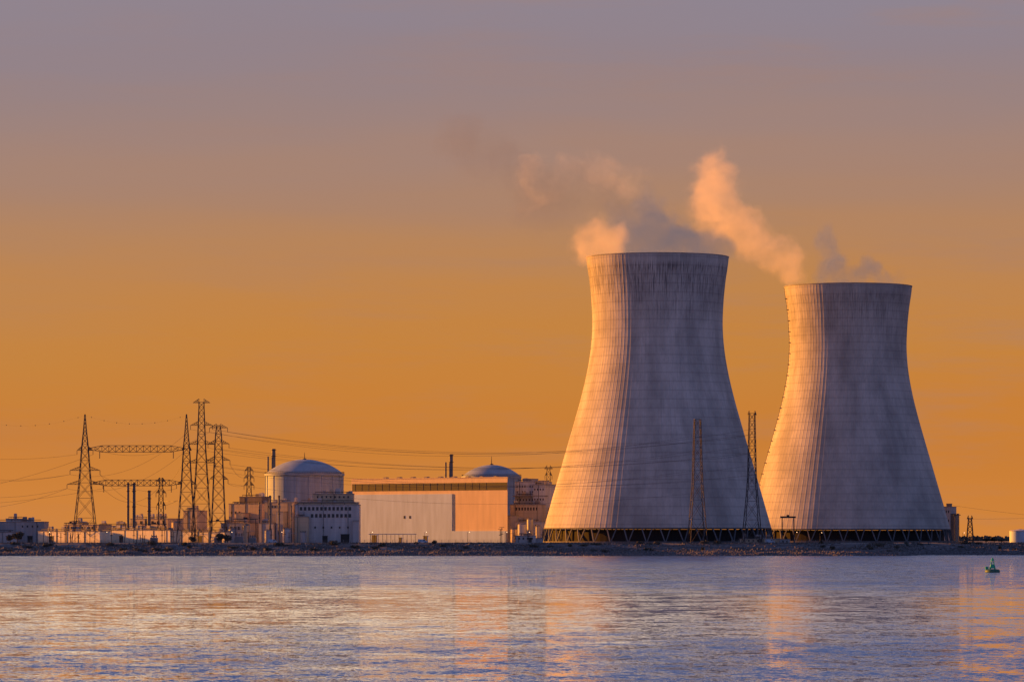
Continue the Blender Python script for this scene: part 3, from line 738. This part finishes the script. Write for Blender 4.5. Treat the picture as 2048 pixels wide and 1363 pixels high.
for i in range(13000):
    x=rnd.uniform(-320,340); s=shore(x); d=rnd.uniform(-1.5,10)+ (rnd.random()<0.35)*rnd.uniform(0,22); z=hgt(x,s+d); r=rnd.uniform(0.25,1.1)
    v=[Vector((rnd.uniform(.6,1.2)*r*a,rnd.uniform(.6,1.2)*r*b_,rnd.uniform(.5,1.0)*r*c)) for a,b_,c in ((1,0,0),(0,1,0),(-1,0,0),(0,-1,0),(0,0,1),(0,0,-1))]
    mb.add([(p.x+x,p.y+s+d,p.z+z) for p in v],[(0,1,4),(1,2,4),(2,3,4),(3,0,4),(1,0,5),(2,1,5),(3,2,5),(0,3,5)])
o=mb.obj("riprap",simple("riprap_stone",(0.17,0.16,0.175),0.9,0.5,0.8,0,False)); tag(o,"dark broken stones along the waterline","stones",kind="stuff")
mb=MB()
for i in range(12000):
    x=rnd.uniform(-1600,1600); y=2600+rnd.uniform(0,40); top=5+3.5*mn.noise(Vector((x*0.006,2,2)))+3*mn.noise(Vector((x*0.03,2,2)))
    if top<3: continue
    z=G+rnd.uniform(0,top*0.7); s=rnd.uniform(0.8,2)
    u=Vector((rnd.uniform(-1,1),rnd.uniform(-.5,.5),rnd.uniform(-1,1))).normalized(); v=u.orthogonal().normalized(); p=Vector((x,y,z))
    mb.add([p-u*s-v*s,p+u*s-v*s,p+u*s+v*s,p-u*s+v*s],[(0,1,2,3)])
o=mb.obj("far_woodland",M['leaf']); tag(o,"distant low belt of dark trees on the horizon","woodland",kind="stuff")

# ------------------------------------------------------------------ buoy
Db=-23.0
R=root("buoy",(PX(1985,Db),Db,0),"green navigation buoy with cage and topmark floating on river","buoy")
mb=MB(); mb.lathe([(1.2,-0.6),(2.1,-0.2),(2.2,0.5),(1.9,0.9),(0.8,1.0)],28); mb.obj("float",M['rust'],R,smooth=True)
mb=MB()
for k in range(4):
    a=math.pi/4+k*math.pi/2; c,s_=math.cos(a),math.sin(a)
    mb.beam((1.1*c,1.1*s_,0.9),(0.35*c,0.35*s_,3.2),0.18)
    a2=a+math.pi/2; mb.beam((1.1*c,1.1*s_,1.0),(0.7*math.cos(a2),0.7*math.sin(a2),2.1),0.1)
mb.lathe([(0.95,1.2),(0.55,2.4)],12,cap=True); mb.lathe([(0.5,3.1),(0.5,3.25)],12)
mb.obj("tower_cage",M['green'],R)
mb=MB(); mb.lathe([(0.6,3.4),(0.03,4.4)],16); mb.obj("topmark",M['green'],R)
mb=MB(); mb.box(-2.1,-1.2,-0.5,0.5,0.9,1.7); mb.obj("side_panel",M['green'],R)

# ------------------------------------------------------------------ steam (real volumes, part of their light emitted)
def steam(label,D,blobs,dens,seed,glow,alb=(0.95,0.95,0.95),aniso=0.2,nscale=0.06,cut=2.05,gain=4.2):
    """blobs (px,py,rpx,depth offset); glow = emission put in for light multiply-scattered inside the cloud"""
    s=SC(D); L=[]
    for (px,py,rp,yo) in blobs: L.append((Vector((PX(px,D),D+yo,PZ(py,D))),rp*s*1.2))
    mb=MB()
    for c,r in L:
        r=r*1.1
        pr=[(max(0.01,r*math.sin(math.pi*k/10)),-r*math.cos(math.pi*k/10)+c.z) for k in range(11)]
        mb.lathe(pr,16,cx=c.x,cy=c.y,cap=True)
    ob=mb.obj("tmp",[M['white']]); md=ob.modifiers.new("r",'REMESH'); md.mode='VOXEL'; md.voxel_size=4.0
    dg=bpy.context.evaluated_depsgraph_get(); me=bpy.data.meshes.new_from_object(ob.evaluated_get(dg))
    bpy.data.objects.remove(ob)
    ob=bpy.data.objects.new("steam_plume",me); COL.objects.link(ob)
    m=bpy.data.materials.new("steam_volume"); m.use_nodes=True; nt=m.node_tree; nt.nodes.clear()
    out=N(nt,"ShaderNodeOutputMaterial"); pv=N(nt,"ShaderNodeVolumePrincipled"); nt.links.new(pv.outputs[0],out.inputs["Volume"])
    tc=N(nt,"ShaderNodeTexCoord")
    wz=N(nt,"ShaderNodeTexNoise"); wz.inputs["Scale"].default_value=0.045; wz.inputs["Detail"].default_value=5; nt.links.new(tc.outputs["Object"],wz.inputs["Vector"])
    wsub=N(nt,"ShaderNodeVectorMath",operation='SUBTRACT'); nt.links.new(wz.outputs["Color"],wsub.inputs[0]); wsub.inputs[1].default_value=(.5,.5,.5)
    wsc=N(nt,"ShaderNodeVectorMath",operation='SCALE'); nt.links.new(wsub.outputs[0],wsc.inputs[0]); wsc.inputs["Scale"].default_value=34
    wa=N(nt,"ShaderNodeVectorMath",operation='ADD'); nt.links.new(tc.outputs["Object"],wa.inputs[0]); nt.links.new(wsc.outputs[0],wa.inputs[1])
    tot=None
    for c,r in L:
        dd=N(nt,"ShaderNodeVectorMath",operation='DISTANCE'); nt.links.new(wa.outputs[0],dd.inputs[0]); dd.inputs[1].default_value=c
        mr=smooth(nt,dd.outputs["Value"],0,r,1,0)
        tot=mr if tot is None else math_(nt,'ADD',tot,mr)
    tot=math_(nt,'MINIMUM',tot,1.1)
    nz=N(nt,"ShaderNodeTexNoise"); nz.inputs["Scale"].default_value=nscale; nz.inputs["Detail"].default_value=8; nz.inputs["Roughness"].default_value=0.7
    ad=N(nt,"ShaderNodeVectorMath",operation='ADD'); nt.links.new(wa.outputs[0],ad.inputs[0]); ad.inputs[1].default_value=(seed,seed,seed); nt.links.new(ad.outputs[0],nz.inputs["Vector"])
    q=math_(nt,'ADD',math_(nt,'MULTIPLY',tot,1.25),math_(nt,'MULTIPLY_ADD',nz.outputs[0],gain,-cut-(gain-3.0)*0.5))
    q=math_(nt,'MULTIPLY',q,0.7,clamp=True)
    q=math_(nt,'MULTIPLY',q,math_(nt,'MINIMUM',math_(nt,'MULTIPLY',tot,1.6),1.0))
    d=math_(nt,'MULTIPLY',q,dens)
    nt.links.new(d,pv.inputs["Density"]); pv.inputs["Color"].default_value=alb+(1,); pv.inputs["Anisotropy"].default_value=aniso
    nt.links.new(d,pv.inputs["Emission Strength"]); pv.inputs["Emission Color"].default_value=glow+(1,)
    m.cycles.volume_step_rate=0.5
    me.materials.clear(); me.materials.append(m)
    tag(ob,label,"steam","steam plumes above the towers"); ob["kind"]="stuff"
SHADE_GLOW=(0.115,0.105,0.13); SUN_GLOW=(0.42,0.18,0.07)  # steam emission; sunlit and shaded tones put into glow and scatter colour
steam("shade-toned grey violet steam rolling low over the tower rim",D1,[(1435,508,34,-8),(1405,500,48,-8),(1370,492,62,-6),(1325,488,66,-4),(1280,482,60,0),(1310,445,52,0),(1255,500,44,-8),(1240,435,50,0),(1285,410,42,0),(1340,455,40,0)],0.075,0,SHADE_GLOW,(0.18,0.21,0.26),cut=1.8)
steam("steam puff with built-in peach sun glow at the tower lip",D1,[(1190,472,56,-12),(1215,492,48,-12),(1165,485,36,-12),(1238,498,40,-14)],0.05,13,SUN_GLOW,(0.95,0.80,0.65),cut=1.75)
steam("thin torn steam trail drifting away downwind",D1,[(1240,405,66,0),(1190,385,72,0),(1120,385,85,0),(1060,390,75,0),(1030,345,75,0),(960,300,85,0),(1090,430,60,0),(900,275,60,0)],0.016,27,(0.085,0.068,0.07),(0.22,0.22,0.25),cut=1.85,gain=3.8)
steam("small torn steam shreds with built-in sun glow above the drifting trail",D1,[(1065,400,55,-12),(1055,345,44,-12),(1205,360,60,-12),(1270,385,50,-12),(1130,350,50,-12)],0.018,33,(0.40,0.19,0.09),(0.95,0.85,0.75),nscale=0.08,cut=2.0)
steam("bright steam plume with built-in sun glow drifting off the rim",D2,[(1595,540,46,0),(1560,515,54,0),(1505,480,60,0),(1455,455,70,0),(1425,410,75,0),(1430,355,58,0),(1435,320,40,0),(1490,440,46,0)],0.035,50,SUN_GLOW,(0.95,0.80,0.65),cut=1.85)
steam("shade-toned grey steam wisps rising from the tower mouth",D2,[(1660,560,40,-6),(1672,520,36,0),(1660,480,36,0),(1655,460,28,0),(1740,552,42,-6),(1785,563,32,-6),(1700,563,38,-6),(1745,530,26,0)],0.07,71,SHADE_GLOW,(0.18,0.21,0.26),nscale=0.09,cut=1.75)

# ------------------------------------------------------------------ world
world=bpy.data.worlds.new("World"); scene.world=world; world.use_nodes=True
nt=world.node_tree; bg=nt.nodes["Background"]
tc=N(nt,"ShaderNodeTexCoord"); sp=N(nt,"ShaderNodeSeparateXYZ"); nt.links.new(tc.outputs["Generated"],sp.inputs[0])
mp=N(nt,"ShaderNodeMapping"); mp.inputs["Scale"].default_value=(3.5,3.5,34); nt.links.new(tc.outputs["Generated"],mp.inputs[0])
nz=N(nt,"ShaderNodeTexNoise"); nz.inputs["Scale"].default_value=1.6; nz.inputs["Detail"].default_value=6; nt.links.new(mp.outputs[0],nz.inputs["Vector"])
mp2=N(nt,"ShaderNodeMapping"); mp2.inputs["Scale"].default_value=(10,10,75); mp2.inputs["Rotation"].default_value=(0,0.04,0); nt.links.new(tc.outputs["Generated"],mp2.inputs[0])
nz2=N(nt,"ShaderNodeTexNoise"); nz2.inputs["Scale"].default_value=1.2; nz2.inputs["Detail"].default_value=7; nz2.inputs["Roughness"].default_value=0.62; nt.links.new(mp2.outputs[0],nz2.inputs["Vector"])
zz=math_(nt,'ADD',sp.outputs[2],math_(nt,'MULTIPLY',math_(nt,'SUBTRACT',nz.outputs[0],0.5),0.026))
def E(y): 
    t=(HOR-y)/F; return t/math.sqrt(1+t*t)
def ramp(stops):
    r=N(nt,"ShaderNodeValToRGB"); cr=r.color_ramp
    while len(cr.elements)>1: cr.elements.remove(cr.elements[-1])
    cr.elements[0].position=math.sqrt(max(0,stops[0][0])); cr.elements[0].color=lin(stops[0][1])
    for p,c in stops[1:]:
        e=cr.elements.new(math.sqrt(p)); e.color=lin(c)
    nt.links.new(math_(nt,'SQRT',math_(nt,'MAXIMUM',zz,0.0)),r.inputs[0]); return r.outputs[0]
ahead=ramp([(0,(211,134,66)),(E(1000),(207,130,58)),(E(900),(202,126,53)),(E(800),(201,128,55)),(E(700),(198,131,61)),(E(600),(193,132,73)),(E(500),(183,132,90)),(E(400),(172,131,105)),(E(300),(163,131,118)),(E(200),(153,130,128)),(E(100),(146,130,137)),(E(0),(143,132,144)),(.2,(126,128,150)),(.4,(94,108,150)),(1,(84,104,154))])
back=ramp([(0,(86,98,124)),(.15,(88,106,150)),(.5,(92,114,164)),(1,(84,104,154))])
side=smooth(nt,sp.outputs[1],0.1,0.7)
colr=mixc(nt,side,back,ahead)
cl=math_(nt,'MULTIPLY',smooth(nt,nz2.outputs[0],0.45,0.72),smooth(nt,sp.outputs[0],-0.15,0.12,0.12,0.36))
colr=mixc(nt,cl,colr,lin((166,128,110)))
# unseen pale patch above the view, added to brighten the water, stronger westward
hz=math_(nt,'MULTIPLY',smooth(nt,zz,.138,.19),smooth(nt,zz,.27,.40,1,0))
ax=smooth(nt,math_(nt,'ABSOLUTE',math_(nt,'ADD',sp.outputs[0],0.20)),0.12,0.36,1,0)
hz=math_(nt,'MULTIPLY',math_(nt,'MULTIPLY',hz,ax),smooth(nt,sp.outputs[1],0.5,0.8))
colr=mixc(nt,hz,colr,(1.5,1.08,0.64,1))
gl=smooth(nt,math_(nt,'MULTIPLY',sp.outputs[0],-1.0),0.75,0.98)
lowz=N(nt,"ShaderNodeMapRange"); nt.links.new(sp.outputs[2],lowz.inputs[0]); lowz.inputs[1].default_value=0.12; lowz.inputs[2].default_value=0.40; lowz.inputs[3].default_value=1; lowz.inputs[4].default_value=0
colr=mixc(nt,math_(nt,'MULTIPLY',gl,lowz.outputs[0]),colr,(1.0,0.36,0.04,1))
sky=N(nt,"ShaderNodeTexSky"); sky.sky_type='NISHITA'; sky.sun_disc=False; sky.sun_elevation=math.radians(9.5)
SD=Vector((-0.89,0.43,0.165)).normalized()
sky.sun_rotation=math.atan2(SD.x,SD.y)
skm=mixc(nt,0.0008,colr,sky.outputs[0],'ADD')
nt.links.new(skm,bg.inputs[0]); bg.inputs[1].default_value=1.0
sun=bpy.data.lights.new("sun",'SUN'); sun.energy=11.0; sun.angle=math.radians(0.6); sun.color=(1.0,0.34,0.02)
so=bpy.data.objects.new("sun",sun); COL.objects.link(so); so.rotation_euler=SD.to_track_quat('Z','Y').to_euler()

# ------------------------------------------------------------------ camera
cam=bpy.data.cameras.new("camera"); co=bpy.data.objects.new("camera",cam); COL.objects.link(co)
co.location=(0,-OFF,EYE); co.rotation_euler=(math.pi/2,0,0)
cam.sensor_width=36; cam.lens=F/2048*36; cam.shift_y=(HOR-681.5)/2048; cam.clip_end=60000; cam.clip_start=1
scene.camera=co
scene.view_settings.view_transform='Standard'; scene.view_settings.look='None'; scene.view_settings.exposure=0
